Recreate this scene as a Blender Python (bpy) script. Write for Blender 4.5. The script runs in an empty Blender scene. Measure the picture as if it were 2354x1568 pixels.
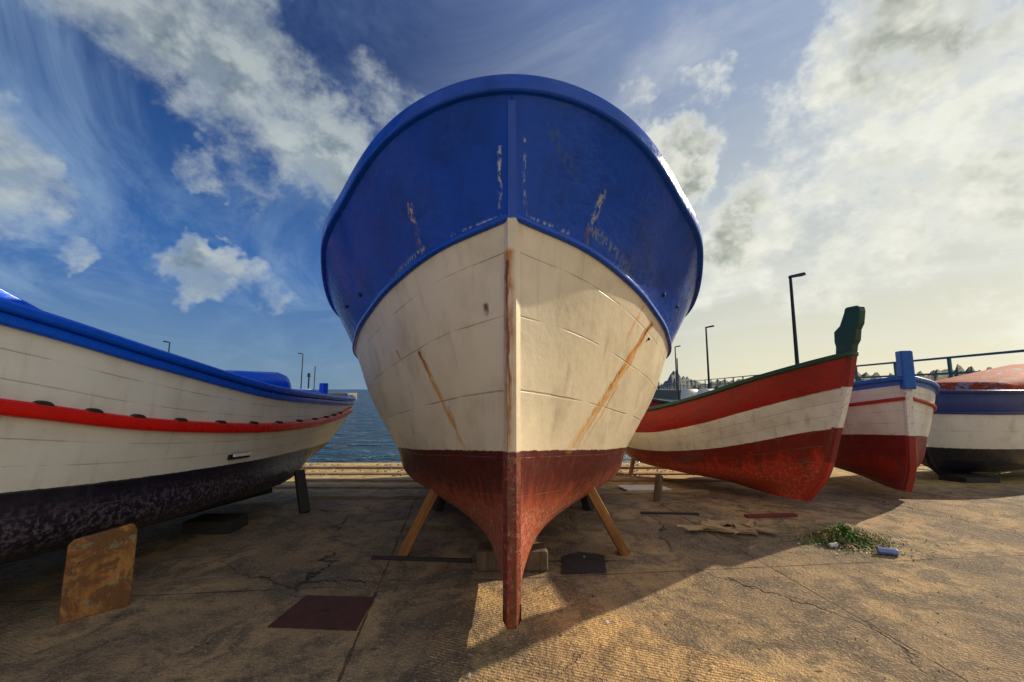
import bpy, bmesh, math, random
from mathutils import Vector, noise as mn
random.seed(7)
R=math.radians
sc=bpy.context.scene
sc.view_settings.view_transform='Standard'; sc.view_settings.look='None'; sc.view_settings.exposure=0
COL=sc.collection

# ------------------------------------------------------------------ node helper
class G:
    def __init__(s,nt):
        s.nt=nt; s.tc=nt.nodes.new('ShaderNodeTexCoord')
    def new(s,t,**p):
        n=s.nt.nodes.new(t)
        for k,v in p.items(): setattr(n,k,v)
        return n
    def put(s,sock,v):
        if v is None: return
        if isinstance(v,bpy.types.NodeSocket): s.nt.links.new(v,sock)
        else:
            if sock.type=='RGBA' and len(v)==3: v=(*v,1)
            sock.default_value=v
    def m(s,op,a,b=None,c=None,clamp=False):
        n=s.new('ShaderNodeMath',operation=op,use_clamp=clamp)
        s.put(n.inputs[0],a); s.put(n.inputs[1],b)
        if c is not None: s.put(n.inputs[2],c)
        return n.outputs[0]
    def vm(s,op,a,b=None):
        n=s.new('ShaderNodeVectorMath',operation=op)
        s.put(n.inputs[0],a)
        if b is not None: s.put(n.inputs[1],b)
        return n.outputs['Value'] if op in('DOT_PRODUCT','LENGTH') else n.outputs[0]
    def vscale(s,a,k):
        n=s.new('ShaderNodeVectorMath',operation='SCALE'); s.put(n.inputs[0],a); n.inputs['Scale'].default_value=k; return n.outputs[0]
    def sep(s,v):
        n=s.new('ShaderNodeSeparateXYZ'); s.put(n.inputs[0],v); return n.outputs
    def comb(s,x,y,z):
        n=s.new('ShaderNodeCombineXYZ')
        for i,q in enumerate((x,y,z)): s.put(n.inputs[i],q)
        return n.outputs[0]
    def mix(s,f,a,b,mode='MIX'):
        n=s.new('ShaderNodeMix',data_type='RGBA',blend_type=mode); n.clamp_factor=True
        s.put(n.inputs[0],f); s.put(n.inputs[6],a); s.put(n.inputs[7],b); return n.outputs[2]
    def mr(s,v,a,b,c=0.,d=1.,smooth=True):
        n=s.new('ShaderNodeMapRange',interpolation_type='SMOOTHSTEP' if smooth else 'LINEAR')
        n.clamp=True
        for i,q in enumerate((v,a,b,c,d)): s.put(n.inputs[i],q)
        return n.outputs[0]
    def noise(s,v,sc,det=4,rough=.55,dist=0.,col=False):
        n=s.new('ShaderNodeTexNoise'); s.put(n.inputs['Vector'],v)
        n.inputs['Scale'].default_value=sc; n.inputs['Detail'].default_value=det
        n.inputs['Roughness'].default_value=rough; n.inputs['Distortion'].default_value=dist
        return n.outputs['Color'] if col else n.outputs['Fac']
    def vor(s,v,sc,feature='DISTANCE_TO_EDGE'):
        n=s.new('ShaderNodeTexVoronoi',feature=feature); s.put(n.inputs['Vector'],v)
        n.inputs['Scale'].default_value=sc; return n.outputs['Distance']
    def scale(s,v,xyz):
        return s.vm('MULTIPLY',v,xyz)
    def bump(s,h,st=.4,d=.01):
        n=s.new('ShaderNodeBump'); n.inputs['Strength'].default_value=st; n.inputs['Distance'].default_value=d
        s.put(n.inputs['Height'],h); return n.outputs[0]

def newmat(name):
    m=bpy.data.materials.new(name); m.use_nodes=True
    nt=m.node_tree; nt.nodes.clear()
    g=G(nt); b=nt.nodes.new('ShaderNodeBsdfPrincipled'); o=nt.nodes.new('ShaderNodeOutputMaterial')
    nt.links.new(b.outputs[0],o.inputs[0]); g.b=b
    return m,g
def fin(g,col,rough=.5,normal=None,metal=0.,coat=None,spec=.5):
    g.put(g.b.inputs['Base Color'],col); g.put(g.b.inputs['Roughness'],rough)
    if normal is not None: g.put(g.b.inputs['Normal'],normal)
    g.b.inputs['Metallic'].default_value=metal; g.b.inputs['Specular IOR Level'].default_value=spec
    if coat: g.b.inputs['Coat Weight'].default_value=coat; g.b.inputs['Coat Roughness'].default_value=.12

def seg_mask(g,x,z,p,q,w):
    dx,dz=q[0]-p[0],q[1]-p[1]; L2=dx*dx+dz*dz
    ax=g.m('SUBTRACT',x,p[0]); az=g.m('SUBTRACT',z,p[1])
    t=g.m('DIVIDE',g.m('ADD',g.m('MULTIPLY',ax,dx),g.m('MULTIPLY',az,dz)),L2,clamp=True)
    ex=g.m('SUBTRACT',ax,g.m('MULTIPLY',t,dx)); ez=g.m('SUBTRACT',az,g.m('MULTIPLY',t,dz))
    d=g.m('SQRT',g.m('ADD',g.m('MULTIPLY',ex,ex),g.m('MULTIPLY',ez,ez)))
    return g.mr(d,w,w*.15), t

def paint(name,zones,rough=.35,planks=5.,dirt=.35,streaks=(),coat=.2,chip=(.35,.3,.24),chips=.5,wear=None,seam=1.,dirtcol=(.16,.11,.07),wearspot=.8,bumpd=.012,spec=.5,edge=.006,flaky=False):
    """zones: [(v,color)...]  colour used above that row value, ascending"""
    m,g=newmat(name)
    P=g.tc.outputs['Object']; uvn=g.new('ShaderNodeUVMap'); uv=g.sep(uvn.outputs[0])
    u,v=uv[0],uv[1]
    n1=g.noise(P,3.,4,.6); n2=g.noise(P,22.,4,.65); n3=g.noise(P,90.,2,.6)
    vj=g.m('ADD',v,g.m('MULTIPLY',g.m('SUBTRACT',n2,.5),.04))
    run=g.noise(g.scale(P,(14.,14.,1.2)),1.,4,.6)
    col=None
    for i,z_ in enumerate(zones):
        th,c=z_[0],z_[1]; ed=z_[2] if len(z_)>2 else edge
        if i==0: col=g.mix(0.,c,c)
        else:
            vv=vj if ed<.02 else g.m('ADD',v,g.m('ADD',g.m('MULTIPLY',g.m('SUBTRACT',n2,.5),.9),g.m('MULTIPLY',g.m('SUBTRACT',run,.5),1.2)))
            col=g.mix(g.mr(vv,th-ed,th+ed),col,c)
    dark=g.mix(1.,col,(.5,.45,.38),'MULTIPLY')
    col=g.mix(g.m('MULTIPLY',g.mr(n1,.42,.72),dirt),col,dark)
    col=g.mix(g.m('MULTIPLY',g.mr(run,.52,.8),dirt*.8),col,dirtcol)
    seamm=None
    if seam:
        fr=g.m('FRACT',g.m('MULTIPLY',g.m('ADD',v,g.m('MULTIPLY',n1,.03)),planks))
        sd=g.m('MINIMUM',fr,g.m('SUBTRACT',1.,fr))
        seamm=g.mr(sd,.012*planks,.0)
        brk=g.mr(n1,.36,.56)
        seamm=g.m('MULTIPLY',seamm,brk)
        col=g.mix(g.m('MULTIPLY',seamm,.5*seam),col,dirtcol)
    ch=g.m('MULTIPLY',g.mr(n2,.66,.72),g.mr(n1,.5,.62))
    ch=g.m('MULTIPLY',ch,chips)
    col=g.mix(ch,col,chip)
    if wear:
        wv,wc,wamt=wear
        wn_=g.noise(P,38.,4,.7)
        mk=g.m('MULTIPLY',g.mr(v,wv+.2,wv-.35),g.mr(wn_,.46,.62))
        col=g.mix(g.m('MULTIPLY',mk,wamt),col,wc)
        mk2=g.m('MULTIPLY',g.mr(v,wv+.1,wv-.2),g.mr(g.noise(P,75.,3,.7),.56,.63))
        col=g.mix(g.m('MULTIPLY',mk2,wearspot),col,(.05,.03,.03))
    x,y,z=g.sep(P)[0:3]
    if streaks:
        wob=g.m('MULTIPLY',g.m('SUBTRACT',g.noise(P,9.,3,.6),.5),.045)
        if flaky: stn=g.mr(g.noise(g.scale(P,(60.,60.,26.)),1.,4,.7),.48,.56)
        else: stn=g.mr(g.noise(g.scale(P,(60.,60.,5.)),1.,4,.6),.36,.52,.2,1.)
    for (p,q,w,c,amt) in streaks:
        mk,t=seg_mask(g,g.m('ADD',x,wob),z,p,q,w)
        mk=g.m('MULTIPLY',mk,stn if flaky else g.m('MAXIMUM',stn,g.mr(t,.15,.0)))
        mk=g.m('MULTIPLY',mk,g.mr(t,1.,.3,.5,1.))
        col=g.mix(g.m('MULTIPLY',mk,amt),col,c)
    h=g.m('ADD',g.m('MULTIPLY',n2,.35),g.m('MULTIPLY',n3,.12))
    if seamm is not None: h=g.m('SUBTRACT',h,g.m('MULTIPLY',seamm,.7))
    h=g.m('ADD',h,g.m('MULTIPLY',n1,1.8))
    fin(g,col,g.mr(n2,.3,.8,rough-.08,rough+.2),g.bump(h,.5,bumpd),coat=coat,spec=spec)
    return m

def wood(name,c1,c2,rough=.75,ax=2,stain=None):
    m,g=newmat(name); P=g.tc.outputs['Object']
    s=[26.,26.,26.]; s[ax]=2.5
    n=g.noise(g.scale(P,tuple(s)),1.,4,.65); n2=g.noise(P,9.,4,.6)
    col=g.mix(g.mr(n,.3,.7),c1,c2); col=g.mix(g.mr(n2,.5,.75,0,.7),col,(c1[0]*.35,c1[1]*.35,c1[2]*.35))
    if stain:
        n3=g.noise(P,7.,5,.75,.8)
        col=g.mix(g.mr(n3,.43,.54,0,.9),col,stain); col=g.mix(g.mr(g.noise(g.vm('ADD',P,(4,2,1)),10.,4,.75),.56,.64,0,.6),col,(.26,.27,.15))
        col=g.mix(g.mr(g.noise(P,90.,3,.7),.58,.66,0,.8),col,(.04,.025,.015))
    fin(g,col,rough,g.bump(n,.6,.01)); return m
def plain(name,c,rough=.5,metal=0.,var=.4,coat=None):
    m,g=newmat(name); P=g.tc.outputs['Object']
    n=g.noise(P,14.,4,.6)
    col=g.mix(g.mr(n,.35,.75,0,var),c,(c[0]*.4,c[1]*.4,c[2]*.4))
    fin(g,col,rough,g.bump(n,.3,.006),metal,coat); return m
def zstem(name,zs,spk=.3):
    m,g=newmat(name); P=g.tc.outputs['Object']; n=g.noise(P,20.,4,.65)
    z=g.m('ADD',g.sep(P)[2],g.m('MULTIPLY',g.m('SUBTRACT',n,.5),.02))
    c=g.mix(0.,zs[0][1],zs[0][1])
    for h,cc in zs[1:]: c=g.mix(g.mr(z,h-.005,h+.005),c,cc)
    c=g.mix(g.mr(n,.5,.75,0,.6),c,(.09,.05,.035))
    c=g.mix(g.mr(g.noise(P,70.,3,.7),.58,.66,0,spk),c,(.4,.3,.22))
    fin(g,c,.5,g.bump(n,.4,.01)); return m

# ------------------------------------------------------------------ mesh helpers
def link(o,parent=None):
    COL.objects.link(o)
    if parent: o.parent=parent
    return o
def mk(name,verts,faces,mat,parent=None,smooth=False,uvs=None,loc=None):
    me=bpy.data.meshes.new(name); me.from_pydata([tuple(v) for v in verts],[],faces); me.update()
    if uvs:
        ul=me.uv_layers.new(name='UVMap')
        for p in me.polygons:
            for li in p.loop_indices: ul.data[li].uv=uvs[me.loops[li].vertex_index]
    if mat: me.materials.append(mat)
    for p in me.polygons: p.use_smooth=smooth
    o=bpy.data.objects.new(name,me)
    if loc: o.location=loc
    return link(o,parent)
def empty(name,loc,rz,label,cat,group=None):
    o=bpy.data.objects.new(name,None); o.empty_display_size=.3; o.location=loc; o.rotation_euler=(0,0,rz)
    o['label']=label; o['category']=cat
    if group: o['group']=group
    return link(o)
def top(o,label,cat,group=None):
    o['label']=label; o['category']=cat
    if group: o['group']=group
    return o
def bevel(o,w=.01,seg=2):
    b=o.modifiers.new('b','BEVEL'); b.width=w; b.segments=seg; b.limit_method='ANGLE'; return o
def box_between(name,a,b,w,d,mat,parent=None,taper=1.):
    a=Vector(a); b=Vector(b); t=(b-a); L=t.length
    vs=[]
    for k,zz in ((1.,0.),(taper,L)):
        for sx,sy in ((-1,-1),(1,-1),(1,1),(-1,1)): vs.append((sx*w/2*k,sy*d/2*k,zz))
    f=[(3,2,1,0),(4,5,6,7),(0,1,5,4),(1,2,6,5),(2,3,7,6),(3,0,4,7)]
    o=mk(name,vs,f,mat,parent); o.location=a
    o.rotation_mode='QUATERNION'; o.rotation_quaternion=t.to_track_quat('Z','Y'); bevel(o,min(w,d)*.12); return o
def box(name,lo,hi,mat,parent=None,bev=.008,rz=0):
    c=[(l+h)/2 for l,h in zip(lo,hi)]; c[2]=lo[2]
    x0,y0,z0=[l-k for l,k in zip(lo,c)]; x1,y1,z1=[h-k for h,k in zip(hi,c)]
    vs=[(x0,y0,z0),(x1,y0,z0),(x1,y1,z0),(x0,y1,z0),(x0,y0,z1),(x1,y0,z1),(x1,y1,z1),(x0,y1,z1)]
    f=[(3,2,1,0),(4,5,6,7),(0,1,5,4),(1,2,6,5),(2,3,7,6),(3,0,4,7)]
    o=mk(name,vs,f,mat,parent,loc=c); o.rotation_euler=(0,0,rz)
    if bev: bevel(o,bev)
    return o
def cr(p0,p1,p2,p3,t):
    return .5*((2*p1)+(p2-p0)*t+(2*p0-5*p1+4*p2-p3)*t*t+(3*p1-p0-3*p2+p3)*t**3)
def crow(pts,n):
    P=[Vector(p) for p in pts]
    e0=2*P[0]-P[1]
    if P[0].x<.015: e0=Vector((2*P[0].x-P[1].x,P[1].y,P[1].z))   # rounded bow: mirror
    E=[e0]+P+[2*P[-1]-P[-2]]
    out=[]
    for i in range(len(P)-1):
        for k in range(n): out.append(cr(E[i],E[i+1],E[i+2],E[i+3],k/n))
    out.append(P[-1].copy()); return out
def ccol(P,n):
    E=[2*P[0]-P[1]]+P+[2*P[-1]-P[-2]]; out=[]
    for i in range(len(P)-1):
        for k in range(n): out.append(cr(E[i],E[i+1],E[i+2],E[i+3],k/n))
    out.append(P[-1].copy()); return out
def surface(rows,nu=8,nv=8):
    R_=[crow(r,nu) for r in rows]; nc=len(R_[0]); cols=[]
    for j in range(nc): cols.append(ccol([r[j] for r in R_],nv))
    return cols
def loft(name,rows,mat,parent,v0=0.,v1=None,nu=8,nv=8):
    cols=surface(rows,nu,nv); ng=len(cols[0])
    a=int(round(v0*nv)); b=ng-1 if v1 is None else int(round(v1*nv))
    vs=[];uv=[];fs=[]
    for sgn in (1,-1):
        base=len(vs)
        for i,c in enumerate(cols):
            for j in range(a,b+1):
                p=c[j]; vs.append((sgn*p.x,p.y,p.z)); uv.append((i/nu,j/nv))
        m=b-a+1
        for i in range(len(cols)-1):
            for j in range(m-1):
                q=[base+i*m+j,base+(i+1)*m+j,base+(i+1)*m+j+1,base+i*m+j+1]
                fs.append(q if sgn>0 else q[::-1])
    return mk(name,vs,fs,mat,parent,True,uv)
def fullpath(row,n=8):
    P=crow(row,n)
    A=[Vector((-p.x,p.y,p.z)) for p in reversed(P)]; B=[p.copy() for p in P]
    if abs(P[0].x)<.015: B=B[1:]
    return A+B
def sweep(name,path,prof,mat,parent,smooth=True):
    vs=[];fs=[];uv=[];n=len(prof);L=0
    for i,p in enumerate(path):
        t=path[min(i+1,len(path)-1)]-path[max(i-1,0)]; t.z=0
        if t.length<1e-6: t=Vector((1,0,0))
        t.normalize(); o=Vector((t.y,-t.x,0))
        if i: L+=(p-path[i-1]).length
        for k,(a,z) in enumerate(prof):
            vs.append(p+o*a+Vector((0,0,z))); uv.append((L,k/n*.3))
    for i in range(len(path)-1):
        for k in range(n):
            k2=(k+1)%n; fs.append((i*n+k,(i+1)*n+k,(i+1)*n+k2,i*n+k2))
    fs.append(tuple(range(n))[::-1]); fs.append(tuple((len(path)-1)*n+k for k in range(n)))
    return mk(name,vs,fs,mat,parent,smooth,uv)
def rprof(o0,o1,z0,z1,r=.015,k=3):
    pts=[]
    for cx,cz,a0 in ((o1-r,z1-r,0),(o0+r,z1-r,90),(o0+r,z0+r,180),(o1-r,z0+r,270)):
        for i in range(k+1):
            a=R(a0+90*i/k); pts.append((cx+r*math.cos(a),cz+r*math.sin(a)))
    return pts
def profile_stem(name,pts,back,hw,mat,parent,hw2=None,nose=.72,ch=.02):
    C=ccol([Vector((0,y,z)) for y,z in pts],8); vs=[];fs=[];uv=[]
    n=len(C)
    for i,p in enumerate(C):
        t=C[min(i+1,n-1)]-C[max(i-1,0)]; t.normalize(); nb=Vector((0,t.z,-t.y))
        w=hw+((hw2 or hw)-hw)*i/(n-1)
        q=p+nb*back
        sec=[(-w*nose,p),(w*nose,p),(w,p+nb*ch),(w,q),(-w,q),(-w,p+nb*ch)]
        for x,b in sec: vs.append((x,b.y,b.z)); uv.append((x,3.))
    for i in range(n-1):
        for k in range(6):
            fs.append((i*6+k,i*6+(k+1)%6,(i+1)*6+(k+1)%6,(i+1)*6+k))
    fs.append((5,4,3,2,1,0)); fs.append(tuple((n-1)*6+k for k in range(6)))
    return mk(name,vs,fs,mat,parent,False,uv)
def deck(name,row,dz,mat,parent,inset=.04,n=6):
    P=crow(row,n); vs=[];fs=[]
    for p in P:
        w=max(p.x-inset,.01); vs+= [(-w,p.y,p.z+dz),(0,p.y,p.z+dz+.03),(w,p.y,p.z+dz)]
    for i in range(len(P)-1):
        a=i*3; fs+=[(a,a+1,a+4,a+3),(a+1,a+2,a+5,a+4)]
    return mk(name,vs,fs,mat,parent)

# ------------------------------------------------------------------ materials
RUST=(.45,.14,.012); RUSTD=(.17,.045,.01); BLUE=(.0004,.062,.45)
cream=(.84,.71,.50)
OR=(.74,.25,.010)
rusts=[((1.0,1.66),(.33,.85),.038,(.68,.36,.07),.8),((1.0,1.66),(.36,.87),.017,OR,1.),((1.0,1.66),(.84,1.48),.020,RUSTD,1.),((.80,1.44),(.45,1.0),.007,(.25,.08,.01),1.),((.93,1.62),(.46,.95),.012,(.60,.24,.02),.9),((.88,1.75),(.74,1.52),.011,OR,.8),((.84,1.42),(.38,.86),.012,(.65,.30,.04),.85),((.70,1.22),(.44,.87),.009,(.60,.26,.03),.8),
       ((-.56,1.42),(-.26,.87),.022,(.66,.36,.08),.8),((-.56,1.42),(-.28,.9),.010,OR,.95),((-.56,1.42),(-.50,1.31),.013,RUSTD,.95),((-.76,1.45),(-.72,1.38),.014,RUST,.8),((-.13,1.62),(-.13,1.58),.022,RUSTD,1.),((-.36,1.1),(-.30,.9),.008,(.5,.25,.06),.6)]
m_hull=paint('cream_and_red_hull_paint',[(0,(.42,.08,.035)),(2.25,(.10,.011,.007),.40),(3.0,cream)],rough=.42,planks=1.7,dirt=.38,streaks=rusts,wear=(2.1,(.54,.28,.18),.75),coat=.1,bumpd=.007)
m_blue=paint('blue_gloss_paint',[(0,BLUE)],rough=.2,planks=.01,dirt=.55,chips=.9,chip=(.01,.02,.05),coat=0,dirtcol=(.0005,.012,.13),seam=0,bumpd=.012,spec=.25,flaky=True,
   streaks=[((-.57,2.22),(-.5,1.93),.022,(.55,.42,.25),1.),((-.55,2.08),(-.5,1.93),.016,RUSTD,1.),((.5,2.26),(.38,1.95),.026,(.40,.42,.36),.9),((.42,2.05),(.36,1.93),.024,RUSTD,1.),
    ((-.062,2.40),(-.062,2.10),.014,(.55,.55,.5),1.),((.062,2.45),(.066,2.08),.012,(.4,.42,.45),.8),((.06,2.06),(.3,2.02),.02,(.5,.5,.45),.9),((-.06,2.06),(-.32,2.01),.018,(.5,.5,.45),.9),((.45,2.06),(.70,1.93),.05,(.2,.25,.3),.8),((-.5,1.98),(-.75,1.87),.02,(.4,.42,.4),.8),((.6,1.92),(.9,1.82),.02,(.35,.4,.4),.8),((.2,2.5),(.33,2.3),.05,(.05,.1,.2),.7)])
def stem_zoned():
    m=paint('stem_zoned_paint',[(0,cream)],rough=.45,planks=1.,dirt=.3,seam=0,bumpd=.007,
       streaks=[((-.018,1.86),(-.02,.93),.040,(.56,.19,.02),1.),((-.020,1.82),(-.016,.9),.014,(.17,.045,.01),1.)])
    g=G(m.node_tree); nt=m.node_tree
    b=[n for n in nt.nodes if n.type=='BSDF_PRINCIPLED'][0]; old=b.inputs['Base Color'].links[0].from_socket
    P=g.tc.outputs['Object']; z=g.sep(P)[2]
    n=g.noise(P,40.,4,.7)
    zj=g.m('ADD',z,g.m('MULTIPLY',g.m('SUBTRACT',n,.5),.02))
    red=g.mix(g.mr(n,.45,.64,0,.8),(.24,.03,.016),(.46,.21,.13))
    red=g.mix(g.mr(g.noise(P,80.,3,.7),.51,.57),red,(.06,.024,.018))
    red=g.mix(g.mr(g.noise(g.scale(P,(30.,30.,3.)),1.,3,.6),.5,.62,0,.7),red,(.15,.045,.015))
    c=g.mix(g.mr(zj,.915,.905),old,red)
    c=g.mix(g.mr(zj,2.035,2.045),c,BLUE)
    g.put(b.inputs['Base Color'],c); return m
m_stemz=stem_zoned()
m_wood=wood('orange_brown_timber',(.42,.18,.045),(.2,.075,.02))
m_woodg=wood('brown_timber',(.2,.13,.075),(.10,.065,.04))
m_plank=wood('plank_timber',(.44,.31,.17),(.22,.14,.07),ax=0)
m_dark=plain('dark_stained_timber',(.04,.03,.025),.8)
m_deck=plain('deck_paint',(.25,.3,.36),.6)
m_boltd=plain('dark_iron',(.02,.018,.016),.6,.3)

# ------------------------------------------------------------------ CENTRE BOAT
cb=empty('fishing_boat',(0,2.0,0),0,'big blue and cream wooden fishing boat propped on trestles','boat')
def L(rows): return [[(x,y-2.0,z) for x,y,z in r] for r in rows]
Kr=[(.03,2.02,.22)]+[(.043,y,.22) for y in (2.25,2.6,2.92,3.3,3.9,5,6,7.2,7.6)]
Gr=[(.03,2.0,.40),(.082,2.27,.34),(.14,2.6,.31),(.21,2.92,.29),(.31,3.3,.28),(.42,3.9,.27),(.5,5,.27),(.48,6,.27),(.12,7.2,.3),(.05,7.7,.35)]
Br=[(.03,2.01,.62),(.125,2.28,.56),(.27,2.6,.51),(.45,2.92,.475),(.66,3.3,.45),(.93,3.9,.42),(1.1,5,.38),(1.05,6,.38),(.3,7.3,.5),(.05,7.8,.6)]
Wr=[(.03,2.01,.908),(.2,2.27,.875),(.42,2.57,.835),(.64,2.9,.79),(.84,3.3,.745),(1.06,3.9,.68),(1.25,5,.62),(1.2,6,.62),(.5,7.3,.75),(.05,7.9,.9)]
Hr=[(.03,1.99,1.50),(.33,2.24,1.45),(.58,2.52,1.38),(.83,2.88,1.30),(1.08,3.3,1.22),(1.33,3.95,1.12),(1.47,5,1.05),(1.42,6.,1.05),(.75,7.4,1.15),(.05,8.0,1.3)]
Mr=[(.03,1.975,2.05),(.407,2.18,1.96),(.727,2.48,1.85),(.976,2.83,1.76),(1.244,3.3,1.65),(1.5,4.0,1.53),(1.58,5,1.46),(1.52,6.1,1.43),(.9,7.5,1.5),(.05,8.1,1.6)]
Sr=[(.0,1.885,2.67),(.36,1.95,2.64),(.69,2.11,2.535),(1.01,2.42,2.37),(1.35,2.88,2.18),(1.66,3.85,1.94),(1.69,5,1.84),(1.6,6.2,1.8),(1.0,7.6,1.85),(.03,8.2,1.95)]
rows=L([Kr,Gr,Br,Wr,Hr,Mr,Sr])
loft('hull',rows,m_hull,cb,0,5,10,8)
loft('bulwark',rows,m_blue,cb,5,6,10,10)
Sl=rows[6]; Ml=rows[5]
m_rail=paint('blue_rail_paint',[(0,(.0004,.075,.52))],rough=.2,planks=.01,dirt=.4,chips=.9,chip=(.005,.015,.05),coat=.2,dirtcol=(.001,.012,.10),seam=0,spec=.3,bumpd=.006)
sweep('rail',fullpath(Sl,12),rprof(-.16,.026,-.018,.072,.014,4),m_rail,cb)
sweep('rubbing_strake',fullpath(Ml,12),rprof(-.02,.020,-.024,.018,.016,4),m_rail,cb)
profile_stem('stem',[(2.45-2,.135),(2.1-2,.135),(2.0-2,.137),(1.962-2,.17),(1.960-2,.4),(1.967-2,.95),(1.960-2,1.5),(1.953-2,2.0),(1.951-2,2.15),(1.933-2,2.3),(1.913-2,2.45),(1.890-2,2.62)],.10,.042,m_stemz,cb,.040,.5,.034)
m_keel=plain('worn_keel_paint',(.17,.03,.02),.8,var=.8)
box('keel',(-.039,2.35,.137),(.039,7.6,.25),m_keel,cb).location.y-=2
deck('deck',Ml,.12,m_deck,cb,.1)
cols=surface(rows,10,8)
def bolt(i,j,s,r,name='bolt',mat=m_boltd,parent=cb,cols=cols):
    p=cols[i][j].copy(); du=cols[i+1][j]-cols[i-1][j]; dv=cols[i][min(j+1,len(cols[i])-1)]-cols[i][j-1]
    n=du.cross(dv); n.normalize()
    if n.x<0: n=-n
    p.x*=s; n.x*=s
    q=n.to_track_quat('Z','Y').to_matrix()
    vs=[];k=10
    for h,rr in ((-.01,r),(.008,r),(.012,r*.7)):
        for a in range(k):
            vs.append(p+q@Vector((rr*math.cos(a*2*math.pi/k),rr*math.sin(a*2*math.pi/k),h)))
    fs=[(b*k+a,b*k+(a+1)%k,(b+1)*k+(a+1)%k,(b+1)*k+a) for b in range(2) for a in range(k)]+[tuple(2*k+a for a in range(k))]
    return mk(name,vs,fs,mat,parent,True)
for s in(1,-1):
    bolt(33,42,s,.016); bolt(40,43,s,.014)
bolt(32,37,1,.011)

def prop(a,b,w=.09,d=.07,mat=m_wood,label='slanting orange timber prop under the big boat',grp='timber props holding up the boats'):
    o=box_between('wooden_prop',a,b,w,d,mat); return top(o,label,'wooden prop',grp)
prop((-.80,3.14,0),(-.55,3.18,.50)); prop((.83,3.2,0),(.56,3.2,.50))
prop((-.75,4.3,0),(-.62,4.4,.42),.1,.09,m_dark,'dark stubby timber prop beneath the hull'); prop((.78,4.3,0),(.66,4.4,.42),.1,.09,m_dark,'dark stubby timber prop beneath the hull')
prop((-1.0,6.,-.14),(-.9,6.,.4)); prop((1.0,6.,-.14),(.9,6.,.4))
o=box('wooden_block',(-.24,2.88,0),(.24,3.06,.135),m_woodg,None,.02); top(o,'weathered timber block under the keel of the big boat','block','keel blocks')
o=box('wooden_block',(-.22,3.9,0),(.22,4.3,.135),m_dark); top(o,'dark timber block under the keel of the big boat','block','keel blocks')
o=box('wooden_block',(-.22,6.4,-.2),(.22,6.7,.135),m_dark); top(o,'dark timber block under the keel of the big boat','block','keel blocks')
o=box_between('timber_bar',(-1.0,3.1,.012),(-.28,3.04,.012),.024,.024,m_dark); top(o,'thin dark timber bar lying on the concrete','timber')

# ------------------------------------------------------------------ LEFT BOAT
lb=empty('fishing_boat',(-2.3,5.9,0),math.atan2(.33,-.944),'long white fishing boat with blue rail and red strake','boat')
S2=[(.05,0,1.02),(.24,.4,1.03),(.46,1,1.07),(.82,2,1.16),(1.06,3,1.36),(1.15,3.7,1.53),(1.2,4.5,1.70),(1.0,6,1.96),(.45,7,2.14),(.05,7.5,2.25)]
R2=[(.05,.04,.92),(.22,.42,.87),(.44,1,.83),(.80,2,.86),(1.04,3,.97),(1.13,3.7,1.11),(1.18,4.5,1.27),(.95,6,1.5),(.38,7,1.68),(.05,7.45,1.8)]
W2=[(.05,.42,.52),(.16,.68,.52),(.37,1.1,.54),(.74,2,.58),(.98,3,.64),(1.07,3.7,.7),(1.1,4.5,.78),(.8,6,1.0),(.25,7,1.1),(.05,7.35,1.2)]
B2=[(.05,.85,.32),(.2,1.02,.29),(.47,1.4,.27),(.7,2.05,.29),(.88,2.9,.31),(.95,3.7,.35),(.95,4.5,.42),(.6,6,.6),(.15,6.9,.8),(.05,7.2,.9)]
K2=[(.04,1.05,.2),(.04,1.25,.16),(.04,1.6,.12),(.04,2.1,.1),(.04,2.9,.1),(.04,3.7,.1),(.04,4.5,.12),(.04,6,.2),(.04,6.8,.35),(.04,7.1,.5)]
WH=(.92,.90,.78)
m_lh=paint('white_hull_paint_dark_bottom',[(0,(.012,.011,.026)),(2.0,WH)],rough=.38,planks=3.,dirt=.25,wear=(1.75,(.19,.14,.17),.8),chips=.3,coat=.15,wearspot=.3,bumpd=.007)
r2=[K2,B2,W2,R2,S2]
loft('hull',r2,m_lh,lb,0,4,10,8)
m_red=paint('red_strake_paint',[(0,(.82,.012,.006))],rough=.3,planks=.01,seam=0,dirt=.2,coat=.1,chips=.3,spec=.3,bumpd=.006)
m_lblue=paint('bright_blue_paint',[(0,(.0004,.11,.80))],rough=.28,planks=.01,seam=0,dirt=.25,coat=.1,chips=.4,chip=(.01,.04,.2),dirtcol=(.001,.03,.25),spec=.25,bumpd=.006)
sweep('rubbing_strake',fullpath(R2,12),rprof(-.02,.045,-.04,.04,.02,4),m_red,lb)
sweep('rail',fullpath(S2,12),rprof(-.12,.055,.02,.08,.02,3),m_lblue,lb)
sweep('sheer_band',fullpath(S2,12),rprof(-.02,.03,-.04,.018,.012,3),m_lblue,lb)
P=crow(S2,12)
for sgn in (-1,1):
    src=P[57:]; pth=[]
    for i,p in enumerate(src):
        pth.append(Vector((sgn*(p.x-.03),p.y,p.z+.07-.085*max(0,1-i/5))))
    if sgn<0: pth=pth[::-1]
    sweep('washboard',pth,rprof(-.05,.02,0,.08,.012,3),m_lblue,lb)
m_lst=zstem('sternpost_paint',[(0,(.012,.011,.026)),(.525,WH)])
profile_stem('sternpost',[(1.1,.12),(.82,.3),(.38,.52),(-.02,.92),(-.05,1.12)],.1,.04,m_lst,lb)
box('keel',(-.04,1.2,.06),(.04,7.0,.16),m_dark,lb)
deck('deck',R2,.18,m_lblue,lb,.05)
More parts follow.
